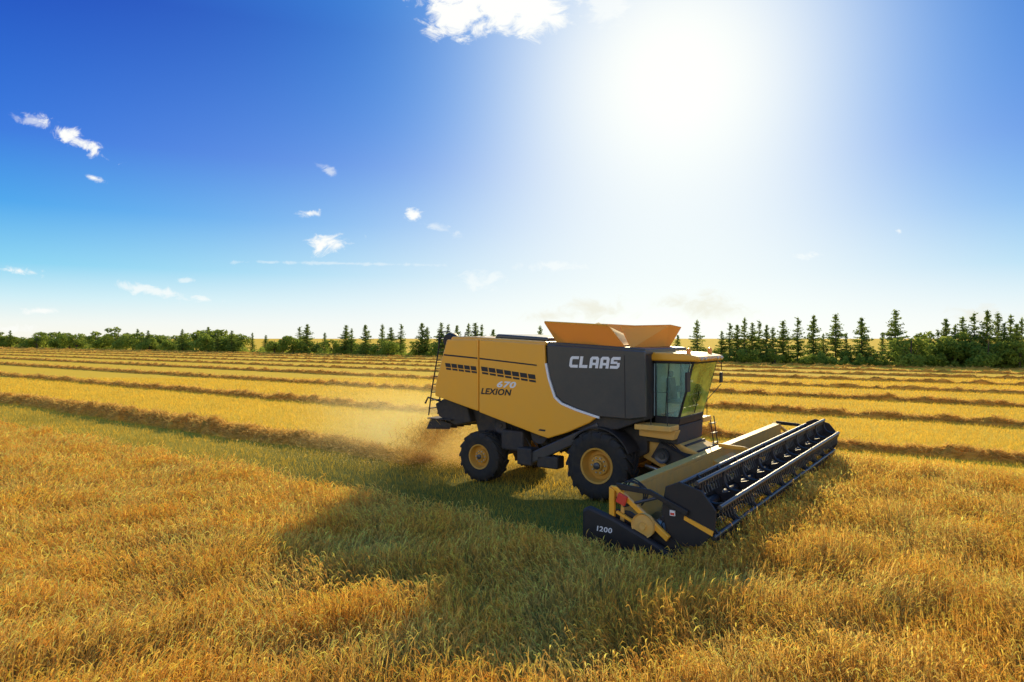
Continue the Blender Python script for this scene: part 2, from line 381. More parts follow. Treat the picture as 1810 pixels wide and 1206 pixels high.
# leaves
tl = .3+.45*rng.rand(N); st = base.copy(); st[:, :2] += lean*h[:, None]*(tl**2)[:, None]; st[:, 2] = h*tl*(1-.45*lm**2*tl)
a2 = rng.rand(N)*6.283; o = np.stack([np.cos(a2), np.sin(a2), 0*a2], 1); ln = .14+.16*rng.rand(N)
m_ = st + ln[:, None]*(.28*o+.55*up); e_ = st + ln[:, None]*(.65*o+(.9-1.0*rng.rand(N))[:, None]*up)
wv = np.stack([-np.sin(a2), np.cos(a2), .4*rng.randn(N)], 1)
V, F = ribbons(np.stack([st, m_, e_], 1), wv, np.array([.0035,.0050,.001])[None, :]*far[:, None])
mixg = (rng.rand(N,1)*.75); lc = green*1.3*mixg + gold*.9*(1-mixg)
P.add(V, F, np.minimum(np.repeat(np.repeat(lc[:, None, None, :], 3, 1), 2, 2).reshape(-1, 3), .97))
V, F, Cc = P.get()
tag(mesh_np('standing_crop', V, F, CROP, Cc), 'dense ripe golden grain crop standing uncut in the foreground', 'crop', kind='stuff')

# ------------------------------------------------------------------ short stubble
x, y = sample(lambda D: 170*(16/np.maximum(D,16))**1.25, 12, 75, .85, 3)
k = ~uncut(x, y); x = x[k]; y = y[k]
f_, l_ = fl(x, y); l2 = np.round(l_/.17)*.17 + .03*rng.randn(len(l_)); x, y = w2(f_, l2); N2 = len(x)
print('stubble', N2)
far = np.maximum(1, y/16)**.7; hh = .08+.07*rng.rand(N2); a = rng.rand(N2)*6.283
C = np.zeros((N2,2,3)); C[:,0,0] = x; C[:,0,1] = y; C[:,1,0] = x+.05*rng.randn(N2); C[:,1,1] = y+.05*rng.randn(N2); C[:,1,2] = hh
V, F = ribbons(C, np.stack([np.cos(a), np.sin(a), 0*a], 1), np.array([.005,.0035])[None,:]*far[:,None])
gr = .05 + .60*np.maximum(sstep(-l2, -4.5, 2)*sstep(f_, -26, -3), .72*sstep(-l2, .2, 1.6)*sstep(f_, -85, -30))  # greener in the cut strip; shade painted into blades around the combine
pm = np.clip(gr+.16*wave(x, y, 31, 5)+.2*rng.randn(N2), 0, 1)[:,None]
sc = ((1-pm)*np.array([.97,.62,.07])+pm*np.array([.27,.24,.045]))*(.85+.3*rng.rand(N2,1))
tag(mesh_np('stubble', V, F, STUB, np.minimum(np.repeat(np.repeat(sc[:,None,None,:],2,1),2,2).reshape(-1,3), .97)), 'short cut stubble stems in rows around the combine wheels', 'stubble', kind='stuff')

# ------------------------------------------------------------------ straw windrows
def straw_strands(P, x, y, z, ln, wd, spread=.35, tone=1.0):
    n = len(x); a = rng.rand(n)*6.283; pz = spread*rng.randn(n)
    d = np.stack([np.cos(a), np.sin(a), pz], 1)*ln[:, None]/2; c0 = np.stack([x,y,z], 1)
    bend = np.stack([0*a,0*a,.12*ln*rng.rand(n)], 1)
    C = np.stack([c0-d, c0+bend, c0+d], 1)
    wv = np.cross(d, rng.randn(n,3)); wv /= np.linalg.norm(wv, axis=1)[:,None]+1e-9
    V, F = ribbons(C, wv, np.ones((n,3))*wd[:,None])
    cb = np.array([.95,.59,.14])*(.5+.65*rng.rand(n,1))*tone
    P.add(V, F, np.repeat(np.repeat(np.minimum(cb,.97)[:,None,None,:],3,1),2,2).reshape(-1,3))
ordw = ['','first','second','third','fourth','fifth','sixth','seventh','eighth','ninth']
def windrow(kx, f0, f1, label):
    l0 = 12.2*kx
    ff = np.arange(f0, f1, .2); xx, yy = w2(ff, l0+0*ff); ok = (np.abs(xx)/np.maximum(yy,1) < 1.0) & (yy > 6); ff = ff[ok]
    step = .22 if kx < 2 else .45
    ff = np.arange(ff.min(), ff.max(), step); n = len(ff); K = 13
    tt = np.linspace(-1, 1, K)
    cen = .18*wave(ff, 0*ff, 40+kx, 14)+.06*wave(ff, 0*ff, 50+kx, 2.5)
    hw = (.74 if kx < 1 else .45)+.09*wave(ff, 0*ff, 60+kx, 2.2); h0 = .36 if kx < 1 else .22
    hgt = np.clip(h0+.07*wave(ff, 0*ff, 70+kx, 2.2)+.06*wave(ff, 0*ff, 75+kx, .8), .05, 1)
    if kx == 0: hgt = hgt*np.clip((ff.max()-ff)/9+.25, 0, 1)
    lw = l0 + cen[:,None] + hw[:,None]*tt[None,:]
    fw = np.repeat(ff[:,None], K, 1) + .07*rng.randn(n,K)
    z = hgt[:,None]*np.cos(tt*math.pi/2)[None,:]**.8*(1+.28*rng.randn(n,K)) ; z[:, [0,-1]] = -.03
    z = np.maximum(z, -.03); X, Y = w2(fw, lw)
    V = np.stack([X,Y,z], -1).reshape(-1,3)
    i = np.arange(n-1)[:,None]*K+np.arange(K-1)[None,:]; F = np.stack([i,i+1,i+K+1,i+K],-1).reshape(-1,4)
    P = Pile(); P.add(V, F, np.minimum(np.array([.86,.53,.09])*(.55+.8*rng.rand(len(V),1)), .97))
    yc = w2(ff, l0+0*ff)[1]
    dens = np.where(yc < 60, (950 if kx == 0 else 420)*(22/np.maximum(yc,22))**1.1, 95*(60/np.maximum(yc,1)))*step if kx < 4 else 35*(60/np.maximum(yc,60))*step
    cnt = rng.poisson(dens); idx = np.repeat(np.arange(n), cnt); m = len(idx)
    tq = np.clip(.45*rng.randn(m), -1.15, 1.15)
    fq = ff[idx]+rng.rand(m)*step; lq = l0+cen[idx]+hw[idx]*tq
    zq = hgt[idx]*np.cos(np.clip(tq,-1,1)*math.pi/2)**.8*(.8+.55*rng.rand(m))+.02
    X, Y = w2(fq, lq); fr = np.maximum(1, Y/22)**.65
    straw_strands(P, X, Y, zq, (.20+.28*rng.rand(m))*fr**.35, .0075*fr, .5)
    V, F, Cc = P.get()
    o = mesh_np('straw_windrow', V, F, STRAW, Cc)
    tag(o, label, 'windrow', 'straw windrows lying across the stubble')
windrow(0, -170, -7.6, 'nearest long straw windrow, trailing from the combine tail to the left edge')
for kx in range(1, 9):
    windrow(kx, -420, 90, 'low straw windrow on the stubble, the %s one beyond the combine toward the trees' % ordw[kx])

# ------------------------------------------------------------------ combine harvester
H = empty('combine_harvester', (OX, OY, 0), TH)
tag(H, 'yellow and dark grey combine harvester cutting the golden grain field', 'combine harvester')

core_poly = [(-5.35,4.28),(-1.7,4.15),(1.25,3.98),(1.25,2.25),(.5,1.95),(-1.6,1.75),(-4.2,2.25),(-5.75,2.6)]
MB().prism(core_poly, -1.5, 1.5).build('body_shell', CHAS, H, bevel=.03)
rear_p = [(-5.38,4.36),(-4.13,4.36),(-4.13,2.17),(-4.4,2.22),(-5.88,2.56),(-5.86,2.9),(-5.60,3.75)]
mid_p = [(-4.10,4.36),(-1.74,4.23),(-1.72,3.7),(-1.62,3.25),(-1.42,2.72),(-1.2,2.55),(-.75,2.40),(-.08,2.24),(-.30,2.08),(-1.0,1.76),(-1.62,1.55),(-1.9,1.60),(-4.10,2.14)]
dark_p = [(-1.66,4.22),(1.33,4.06),(1.36,2.34),(.9,2.26),(.0,2.27),(-.70,2.45),(-1.14,2.60),(-1.35,2.76),(-1.55,3.27),(-1.64,3.7)]
def lettering(name, body, x, z, y, width, height, mat, parent, shear=0, off=0, sgn=-1, kern=0):
    cu = bpy.data.curves.new('t', 'FONT'); cu.body = body; cu.size = 1; cu.shear = shear; cu.offset = off; cu.extrude = .012; cu.space_character = 1.08
    o = bpy.data.objects.new('t', cu); col.objects.link(o); bpy.context.view_layer.update()
    me = bpy.data.meshes.new_from_object(o.evaluated_get(bpy.context.evaluated_depsgraph_get()))
    bpy.data.objects.remove(o)
    co = np.zeros(len(me.vertices)*3, np.float32); me.vertices.foreach_get('co', co); co = co.reshape(-1,3)
    if kern: co[co[:,0] < .5, 0] += kern          # close the gap after a leading narrow 1
    mn, mx = co.min(0), co.max(0)
    n = np.zeros_like(co)
    n[:,0] = x + (co[:,0]-mn[0])/(mx[0]-mn[0])*width
    n[:,2] = z + (co[:,1]-mn[1])/(mx[1]-mn[1])*height
    n[:,1] = y - co[:,2]*.3
    if sgn > 0:
        n[:,0] = x + width - (n[:,0]-x); n[:,1] = y + co[:,2]*.3
    me.vertices.foreach_set('co', n.ravel()); me.materials.clear(); me.materials.append(mat); me.name = name; me.update()
    r = bpy.data.objects.new(name, me); col.objects.link(r); r.parent = parent; return r
def block_word(name, x, z, y, hgt, mat, parent, sgn=-1):
    Wc, G, S = .86, .14, .25     # letter width, gap, stroke, in letter heights
    mb = MB(); X = 0
    def poly(pts, xo):
        q = []
        for (a, b_) in pts:
            px = xo + a + b_*.16
            q.append((x + px*hgt, z + b_*hgt))
        if sgn > 0: q = [(2*x + 4.9*hgt - p[0], p[1]) for p in q]
        mb.prism(q, min(y, y-.012*(-sgn)), max(y, y-.012*(-sgn)))
    for ch in 'CLAAS':
        w_ = Wc; c = .16
        if ch == 'C':
            poly([(c,0),(w_,0),(w_,S),(S+.05,S),(S,S+.05),(0,c)], X); poly([(0,c),(S,S+.05),(S,1-S-.05),(0,1-c)], X); poly([(0,1-c),(S,1-S-.05),(S+.05,1-S),(w_,1-S),(w_,1),(c,1)], X)
        elif ch == 'L':
            poly([(0,0),(S+.03,0),(S+.03,1),(0,1)], X); poly([(S+.03,0),(w_-.05,0),(w_-.05,S),(S+.03,S)], X)
        elif ch == 'A':
            poly([(0,0),(S+.02,0),(S+.02,1-S),(S+.02,1),(c,1),(0,1-c)], X); poly([(w_-S-.02,0),(w_,0),(w_,1-c),(w_-c,1),(w_-S-.02,1)], X)
            poly([(S+.02,1-S),(w_-S-.02,1-S),(w_-S-.02,1),(S+.02,1)], X); poly([(S+.02,.26),(w_-S-.02,.26),(w_-S-.02,.47),(S+.02,.47)], X)
        else:
            poly([(0,0),(w_-c,0),(w_,c),(w_,S),(0,S)], X); poly([(w_-S,S),(w_,S),(w_,.5),(w_-S,.5)], X)
            poly([(0,.40),(w_-S,.40),(w_-S,.61),(S,.61),(0,.61)], X); poly([(0,.61),(S,.61),(S,1-S),(0,1-S)], X); poly([(0,1-S),(w_,1-S),(w_,1),(c,1),(0,1-c)], X)
        X += Wc + G
    return mb.build(name, mat, parent)
for sgn in (-1,1):
    y0, y1 = sorted((sgn*1.51, sgn*1.62))
    a = MB().prism(rear_p, y0, y1).build('rear_side_panel', YEL, H, bevel=.035)
    c = MB().prism(mid_p, y0, y1).build('side_panel', YEL, H, bevel=.035)
    d = MB().prism(dark_p, y0, y1).build('front_side_panel', DARK, H, bevel=.03); d['label'] = 'dark grey front side panel with white lettering'
    yo = sgn*1.626
    line = [(-1.70,3.68),(-1.60,3.25),(-1.40,2.73),(-1.18,2.565),(-.72,2.42),(.0,2.25)]
    s = MB()
    for q in range(len(line)-1):
        p0, p1 = Vector(line[q]), Vector(line[q+1]); nrm = Vector((-(p1-p0).y, (p1-p0).x)).normalized()*.03
        s.prism([tuple(p0-nrm), tuple(p1-nrm), tuple(p1+nrm), tuple(p0+nrm)], min(yo, sgn*1.56), max(yo, sgn*1.56))
    s.build('trim_stripe', WHITE, H)
    ya, yb = sorted((sgn*1.60, sgn*1.624))
    MB().prism([(-5.5,3.90),(-4.16,3.81),(-4.16,3.765),(-5.51,3.85)], ya, yb).build('panel_groove', BLACK, a)
    MB().prism([(-4.07,3.805),(-2.0,3.64),(-2.0,3.60),(-4.07,3.76)], ya, yb).build('panel_groove', BLACK, c)
    MB().prism([(-1.95,1.75),(-1.9,1.8),(-1.7,1.79),(-1.72,1.74)], ya, yb).build('panel_latch', BLACK, c)
    s = MB()
    for q in range(5):
        x0 = -5.45+q*.255; zt = 3.62-.07*(x0+5.45)
        s.prism([(x0,zt),(x0+.22,zt-.015),(x0+.245,zt-.14),(x0+.03,zt-.125)], ya, yb)
        s.prism([(x0+.04,zt-.15),(x0+.25,zt-.165),(x0+.26,zt-.225),(x0+.055,zt-.21)], ya, yb)
    s.build('rear_louvre', BLACK, a)
    s = MB()
    for q in range(7):
        x0 = -4.02+q*.285; zt = 3.54-.10*(x0+4.02)
        s.prism([(x0,zt),(x0+.25,zt-.02),(x0+.275,zt-.155),(x0+.03,zt-.135)], ya, yb)
        s.prism([(x0+.04,zt-.165),(x0+.275,zt-.185),(x0+.285,zt-.245),(x0+.055,zt-.225)], ya, yb)
    s.build('side_louvre', BLACK, c)
    MB().prism([(.74,3.95),(.765,3.95),(.79,2.3),(.765,2.3)], ya, yb).build('panel_seam', BLACK, d)
    block_word('brand_lettering', -.93, 3.585, sgn*1.622, .315, WHITE, d, sgn)
    lettering('model_lettering', 'LEXION', -4.02, 2.70, sgn*1.624, 1.14, .19, BLACK, c, .25, .03, sgn)
    lettering('model_number', '670', -3.42, 2.93, sgn*1.624, .70, .19, WHITE, c, .25, .03, sgn)

# hood roof, deck and engine cover
MB().prism([(-5.36,4.28),(-5.30,4.46),(-4.3,4.44),(-1.76,4.30),(-1.76,4.16)], -1.5, 1.5).build('hood_roof', YEL, H, bevel=.06)
MB().prism([(-3.9,4.40),(-3.8,4.53),(-1.95,4.42),(-1.9,4.30)], -1.1, 1.1).build('engine_deck', DARK, H, bevel=.04)
MB().prism([(-1.72,4.15),(-1.72,4.30),(1.28,4.13),(1.28,3.95)], -1.5, 1.5).build('tank_deck', DARK, H, bevel=.03)

# grain tank flaps
MB().slab([(-1.45,-1.32,4.22),(.70,-1.32,4.10),(.36,-1.74,4.74),(-1.68,-1.72,4.86)], .03).build('tank_flap', FLAP, H, bevel=.008)
MB().slab([(-1.45,1.32,4.22),(.72,1.32,4.10),(.42,1.72,4.74),(-1.68,1.72,4.86)], .03).build('tank_flap', FLAP, H, bevel=.008)
MB().slab([(.78,-1.28,4.10),(.78,1.30,4.10),(1.10,1.50,4.74),(1.02,.9,4.80),(.50,-1.40,4.74)], .03).build('tank_flap', FLAP, H, bevel=.008)
MB().slab([(-1.47,-1.30,4.22),(-1.47,1.30,4.22),(-1.72,1.6,4.84),(-1.72,-1.6,4.84)], .03).build('tank_flap', FLAP, H, bevel=.008)
MB().tube([(-1.66,-1.735,4.865),(.34,-1.755,4.745)], .022, 6).build('flap_edge', YEL, H)
hb = MB(); K = 18
vs = []; fs = []
for i in range(K+1):
    for j in range(K+1):
        a, b_ = i/K*2-1, j/K*2-1
        r_ = math.hypot(a+.45, b_)
        vs.append((-.42+a*1.0, b_*1.25, 4.22+max(0,.66*(1-r_*.75))+random.uniform(-.012,.012)))
for i in range(K):
    for j in range(K): fs.append((i*(K+1)+j, i*(K+1)+j+1, (i+1)*(K+1)+j+1, (i+1)*(K+1)+j))
hb.add(vs, fs).build('grain_heap', GRAIN, H, smooth=True)

# cab -------------------------------------------------------------
cab = MB().prism([(1.30,2.10),(1.98,2.10),(2.02,2.32),(1.30,2.32)], -.92, .92).build('cab', BLACK, H, bevel=.03)
roof = MB().prism([(.85,3.80),(.85,3.97),(1.3,4.03),(2.15,4.00),(2.52,3.92),(2.58,3.85),(2.50,3.79)], -1.0, 1.0).build('cab_roof', YEL, cab, bevel=.045)
MB().prism([(1.3,3.73),(1.3,3.795),(2.44,3.785),(2.40,3.73)], -.96, .96).build('roof_lining', BLACK, cab, bevel=.02)
MB().prism([(1.27,2.32),(1.27,3.72),(1.32,3.72),(1.32,2.32)], -.88, .88).build('cab_back_wall', TRIM, cab)
for sy in (-1,1):
    MB().tube([(1.98,sy*.88,2.30),(2.14,sy*.90,2.9),(2.36,sy*.92,3.75)], .03, 8).build('cab_pillar', BLACK, cab, True)
    MB().tube([(1.34,sy*.90,2.30),(1.34,sy*.90,3.75)], .03, 6).build('cab_pillar', BLACK, cab)
    MB().slab([(1.34,sy*.90,2.33),(1.95,sy*.90,2.33),(2.12,sy*.915,2.9),(2.32,sy*.93,3.74),(1.34,sy*.92,3.74)], .012).build('side_window', GLASS, cab)
    MB().tube([(1.62,sy*.94,2.33),(1.66,sy*.95,3.0),(1.72,sy*.95,3.74)], .012, 6).build('door_frame', BLACK, cab)
MB().slab([(2.00,-.86,2.33),(2.00,.86,2.33),(2.16,.87,2.9),(2.37,.89,3.74),(2.37,-.89,3.74),(2.16,-.87,2.9)], .012).build('windscreen', GLASSF, cab)
MB().tube([(2.05,.05,2.36),(2.32,-.35,3.0)], .012, 6).build('windscreen_wiper', BLACK, cab)
s = MB().box((1.55,.05,2.66), (.42,.48,.12)); s.box((1.40,.05,3.0), (.12,.46,.6), Matrix.Rotation(R(-8),3,'Y')); s.box((1.37,.05,3.40), (.09,.24,.16))
s.build('driver_seat', GREY, cab, bevel=.04)
s = MB().tube([(1.92,.05,2.33),(1.80,.05,2.86)], .04, 8)
ring = [Vector((1.78+.19*math.cos(a)*.55, .05+.19*math.sin(a), 2.90+.19*math.cos(a)*.35)) for a in np.linspace(0, 2*math.pi, 21)]
s.tube(ring, .016, 6).build('steering_wheel', BLACK, cab, True)
MB().box((1.85,-.6,3.05),(.05,.22,.17)).build('monitor', BLACK, cab, bevel=.01)
for yy in (-.8,-.5,.5,.8):
    MB().box((2.54,yy,3.855),(.07,.17,.075)).build('work_light', LENS, cab, bevel=.02)
for px_, yy in ((2.2,-.8),(2.2,.85)):
    MB().lathe([(0,-.07),(.06,-.07),(.06,.04),(.04,.08),(0,.09)], (0,0,0), 14).build('beacon', ORANGE, cab, True).matrix_local = Matrix.Translation((px_,yy,4.05)) @ Matrix.Rotation(R(90),4,'X')
for sy in (-1,1):
    mw, mh = (.24,.5) if sy < 0 else (.15,.30)
    s = MB().tube([(2.3,sy*.95,3.80),(2.40,sy*1.25,3.70),(2.38,sy*1.32,3.5)], .015, 6); s.box((2.37,sy*1.32,3.28),(.06,mw,mh)); s.tube([(2.38,sy*1.32,3.1),(2.05,sy*.92,2.6)], .012, 6)
    s.build('mirror', BLACK, H, bevel=.012)
MB().prism([(1.0,2.0),(2.0,2.0),(2.0,2.14),(1.0,2.14)], -1.55, -.95).build('platform', YELD, H, bevel=.02)
MB().prism([(1.0,2.0),(2.0,2.0),(2.0,2.14),(1.0,2.14)], .95, 1.6).build('platform', YELD, H, bevel=.02)
MB().prism([(.95,1.62),(1.95,1.60),(1.98,2.09),(.95,2.09)], -.94, .94).build('under_cab_plate', CHAS, H, bevel=.02)
for sy in (-1, 1):
    MB().tube([(1.45,sy*1.50,2.15),(1.45,sy*1.50,3.0),(1.9,sy*1.50,3.0),(1.9,sy*1.50,2.15)], .013, 6).build('handrail', BLACK, H, True)
s = MB()
for yy in (1.62,1.95): s.tube([(1.95,yy,2.1),(2.15,yy,.7)], .018, 6)
for q in range(5): s.box((1.98+q*.04,1.78,1.9-q*.28),(.10,.36,.025))
s.build('ladder', CHAS, H)

# chassis, axles ---------------------------------------------------------
MB().prism([(-4.6,1.25),(-3.2,1.45),(-1.7,1.1),(.6,1.0),(1.1,1.3),(1.1,2.1),(.4,1.96),(-1.6,1.76),(-4.2,2.26),(-4.9,2.2)], -.95, .95).build('chassis', CHAS, H, bevel=.04)
s = MB().box((0,0,.92),(.42,2.2,.42)); s.tube([(0,-1.25,.92),(0,1.25,.92)], .17, 14); s.build('front_axle', CHAS, H, bevel=.02)
s = MB().box((-4.1,0,.80),(.26,2.0,.24)); s.tube([(-4.1,-1.15,.74),(-4.1,1.15,.74)], .10, 12); s.box((-4.1,0,1.1),(.4,.5,.5)); s.build('rear_axle', CHAS, H, bevel=.02)
MB().slab([(-2.55,-1.55,.95),(-.1,-1.55,2.10),(-.02,-1.55,1.82),(-2.4,-1.55,.68)], .22).build('elevator_housing', DARK, H, bevel=.03)
MB().box((-2.45,-1.42,.95),(.5,.4,.5)).build('elevator_foot', CHAS, H, bevel=.04)
MB().box((-1.7,-1.35,.85),(.7,.4,.35)).build('auger_trough', CHAS, H, bevel=.04)
MB().box((-3.0,-1.2,1.35),(.8,.5,.6)).build('tool_box', CHAS, H, bevel=.05)
for (xx,zz,r_) in ((-2.1,1.6,.28),(-3.5,1.75,.22),(-1.35,1.35,.2)):
    s = MB().lathe([(0,-.04),(r_*.3,-.05),(r_*.35,-.02),(r_*.8,-.02),(r_,-.05),(r_,.05),(0,.05)], (xx,-1.3,zz), 26); s.build('drive_pulley', CHAS, H, True)
for q in range(9): MB().tube([(-3.2+.22*q,-1.18,2.0-.06*q),(-3.1+.25*q,-1.28,1.5-.04*q),(-2.9+.25*q,-1.22,1.1)], .02, 6).build('hydraulic_hose', BLACK, H, True)
arc = [(1.02*math.cos(a), .92+1.08*math.sin(a)) for a in np.linspace(R(25), R(140), 14)]
arc2 = [(p[0]*.965, .92+(p[1]-.92)*.965) for p in arc]
for sy in (-1,1):
    y0, y1 = sorted((sy*1.05, sy*1.72))
    s = MB()
    for q in range(len(arc)-1): s.prism([arc[q],arc[q+1],arc2[q+1],arc2[q]], y0, y1)
    s.build('front_fender', BLACK, H, True)

# wheels -----------------------------------------------------------------
def wheel(name, cx, cy, Rr, wd, rimR, sgn, lugs, parent):
    root = empty(name, (cx, cy, Rr)); root.parent = parent
    hw = wd/2
    prof = [(rimR,-hw*.82),(rimR*1.06,-hw*.92),(Rr*.72,-hw*1.02),(Rr*.88,-hw*.98),(Rr*.935,-hw*.86),(Rr*.945,-hw*.4),(Rr*.95,0),(Rr*.945,hw*.4),(Rr*.935,hw*.86),(Rr*.88,hw*.98),(Rr*.72,hw*1.02),(rimR*1.06,hw*.92),(rimR,hw*.82)]
    s = MB().lathe(prof, (0,0,0), 56)
    for q in range(lugs):
        for side in (-1,1):
            a0 = 2*math.pi*(q+(.5 if side > 0 else 0))/lugs
            seg = []
            for (tt, yy) in ((0,.02),(.5,.5),(1,.97)):
                a = a0 + tt*2*math.pi/lugs*1.1
                seg.append((a, side*yy*hw))
            for k_ in range(2):
                (a1,y1),(a2,y2) = seg[k_], seg[k_+1]; da_ = .075
                ro = Rr*1.0; ri = Rr*.92
                rb = Rr*.98 if k_ == 1 else ro
                vs = []
                for (a, yy, rr) in ((a1,y1,ro),(a2,y2,rb)):
                    for d_ in (-da_/2, da_/2):
                        for r__ in (ri, rr): vs.append((r__*math.cos(a+d_), yy, r__*math.sin(a+d_)))
                s.add(vs, [(0,1,3,2),(4,6,7,5),(0,4,5,1),(2,3,7,6),(1,5,7,3),(0,2,6,4)])
            a = a0+2*math.pi/lugs*1.1; vs = []
            for (rr, yy) in ((Rr*.98,.97*hw),(Rr*.80,1.04*hw)):
                for d_ in (-.037,.037):
                    for oo in (0,-.05): vs.append(((rr+oo*.2)*math.cos(a+d_), side*(yy+oo), (rr+oo*.2)*math.sin(a+d_)))
            s.add(vs, [(0,1,3,2),(4,6,7,5),(0,4,5,1),(2,3,7,6),(1,5,7,3),(0,2,6,4)])
    s.build('tyre', RUBBER, root, True)
    o = -1 if sgn < 0 else 1
    prof = [(rimR*1.04,o*hw*.9),(rimR*1.03,o*hw*.95),(rimR*.93,o*hw*.92),(rimR*.88,o*hw*.55),(rimR*.80,o*hw*.30),(rimR*.62,o*hw*.34),(rimR*.55,o*hw*.55),(rimR*.30,o*hw*.58),(rimR*.28,o*hw*.80),(rimR*.12,o*hw*.84),(0,o*hw*.84)]
    MB().lathe(prof, (0,0,0), 44).build('rim', RIMY, root, True)
    MB().lathe([(rimR,-o*hw*.8),(rimR*.9,-o*hw*.5),(0,-o*hw*.4)], (0,0,0), 30).build('inner_rim', RIMY, root, True)
    for q in range(10):
        a = 2*math.pi*q/10; MB().box((rimR*.43*math.cos(a), o*hw*.60, rimR*.43*math.sin(a)), (.035,.05,.035)).build('wheel_bolt', STEEL, root)
    MB().lathe([(rimR*.2,o*hw*.82),(rimR*.2,o*hw*.95),(rimR*.14,o*hw*1.0),(0,o*hw*1.0)], (0,0,0), 20).build('hub_cap', DARK, root, True)
for sy in (-1,1):
    wheel('front_wheel', 0, sy*1.42, .96, .76, .47, sy, 18, H)
    wheel('rear_wheel', -4.1, sy*1.36, .78, .58, .37, sy, 16, H)

# rear: chopper, spreader, ladder, intake -----------------------------------
MB().prism([(-5.75,2.5),(-4.9,2.2),(-4.75,1.75),(-5.4,1.6),(-6.1,1.85),(-6.25,2.25)], -1.2, 1.2).build('straw_chopper', CHAS, H, bevel=.05)
s = MB()
for q in range(7):
    yy = -1.1+q*.366; s.slab([(-5.6,yy,1.62),(-6.35,yy*1.15,1.80),(-6.5,yy*1.2,1.42),(-5.7,yy,1.45)], .02)
s.box((-5.95,0,1.78),(1.0,2.7,.03)); s.build('spreader_vane', CHAS, H)
MB().tube([(-6.0,-1.2,2.35),(-6.5,-1.25,2.45),(-6.62,-1.25,2.25)], .03, 8).build('tow_hook', BLACK, H, True)
s = MB()
for yy in (-1.50,-1.05): s.tube([(-5.62,yy,4.42),(-5.75,yy,4.42),(-5.85,yy,3.9),(-6.12,yy,2.7),(-6.25,yy,1.9)], .022, 6)
for q in range(8): s.box((-5.82-.055*q,-1.275,3.95-.26*q),(.09,.46,.025))
s.build('rear_ladder', BLACK, H)
for yy in (-1.52,-.2): MB().tube([(-5.30,yy,4.40),(-5.34,yy,4.62),(-5.78,yy,4.58),(-5.80,yy,4.1)], .018, 6).build('rear_handrail', BLACK, H, True)
s = MB().lathe([(0,-.2),(.20,-.2),(.25,-.12),(.25,.12),(.2,.2),(0,.2)], (-5.78,-.9,4.32), 24); s.box((-5.6,-.9,4.25),(.3,.2,.2)); s.build('air_intake', BLACK, H, True)
MB().prism([(-5.4,4.25),(-5.8,2.62),(-5.92,2.62),(-5.55,4.25)], -1.45, 1.45).build('rear_hood', YEL, H, bevel=.03)
for yy in (-1.3,1.3):
    MB().box((-5.80,yy,3.0),(.06,.2,.12)).build('tail_light', RED, H, bevel=.01)

# feeder house -----------------------------------------------------------------
MB().prism([(.9,1.15),(.9,1.75),(1.6,1.72),(3.0,1.22),(3.0,.42),(1.8,.75)], -.78, .78).build('feeder_house', YELD, H, bevel=.03)
for q in range(4):
    xx = 1.75+q*.34; MB().box((xx,0,1.72-(xx-1.6)*.357),(.06,1.5,.07)).build('feeder_rib', CHAS, H, bevel=.01)
s = MB().prism([(1.2,1.2),(1.45,1.62),(2.9,1.08),(2.9,.6)], -.94, -.75); s.build('feeder_drive', CHAS, H, bevel=.02)
for (xx,zz,r_) in ((1.55,1.28,.2),(2.65,.86,.17)):
    MB().lathe([(0,-.05),(r_*.35,-.05),(r_*.4,-.02),(r_*.8,-.02),(r_,-.05),(r_,.05),(0,.05)], (xx,-1.0,zz), 24).build('drive_pulley', DARK, H, True)
MB().tube([(.9,-.6,.9),(2.7,-.6,.5)], .06, 10).build('lift_cylinder', STEEL, H, True)
MB().tube([(.9,.6,.9),(2.7,.6,.5)], .06, 10).build('lift_cylinder', STEEL, H, True)
MB().prism([(1.95,1.75),(2.05,2.0),(1.6,1.99),(1.0,1.99),(1.0,1.80)], -1.25, -.96).build('front_cowl', YELD, H, bevel=.02)
for q in range(4): MB().tube([(1.3+.1*q,-.9,1.75),(1.9+.12*q,-1.02,1.45-.05*q),(2.5+.1*q,-.95,1.35-.06*q),(2.72,-1.0-.1*q,1.25)], .018, 6).build('hydraulic_hose', BLACK, H, True)

# header -------------------------------------------------------------------------
W0, W1 = -6.02, 6.15
s = MB().prism([(2.72,.30),(2.80,1.42),(2.86,1.42),(2.84,.36),(3.3,.22),(3.95,.16),(3.95,.12),(3.2,.16)], W0, W1)
s.prism([(2.62,1.30),(2.62,1.50),(2.86,1.50),(2.86,1.425),(2.795,1.425),(2.79,1.30)], W0, W1)
s.box((2.62,0.1,.42),(.18,W1-W0,.2))
header = s.build('header', YELD, H, bevel=.008)
for q in range(11):
    yy = W0+.5+q*1.12; MB().box((2.70,yy,.85),(.08,.1,.9)).build('header_rib', YELD, header)
MB().tube([(3.28,W0+.05,.62),(3.28,W1-.05,.62)], .17, 16).build('auger_tube', STEEL, header, True)
nn = 260
for sgn in (-1,1):
    vs = []; fs = []
    for q in range(nn+1):
        yy = sgn*(.6+(5.35)*q/nn)+.1; a = sgn*q/nn*2*math.pi*10
        for r_ in (.17,.31): vs.append((3.28+r_*math.cos(a), yy, .62+r_*math.sin(a)))
    fs = [(2*q,2*q+1,2*q+3,2*q+2) for q in range(nn)]
    MB().add(vs, fs).build('auger_flight', STEEL, header, True)
s = MB().box((4.0,.1,.13),(.1,W1-W0,.03))
for q in range(120):
    yy = W0+.1+q*.1005; s.add([(3.98,yy-.02,.146),(3.98,yy+.02,.146),(4.16,yy,.146)], [(0,1,2)])
s.build('knife_bar', CHAS, header)
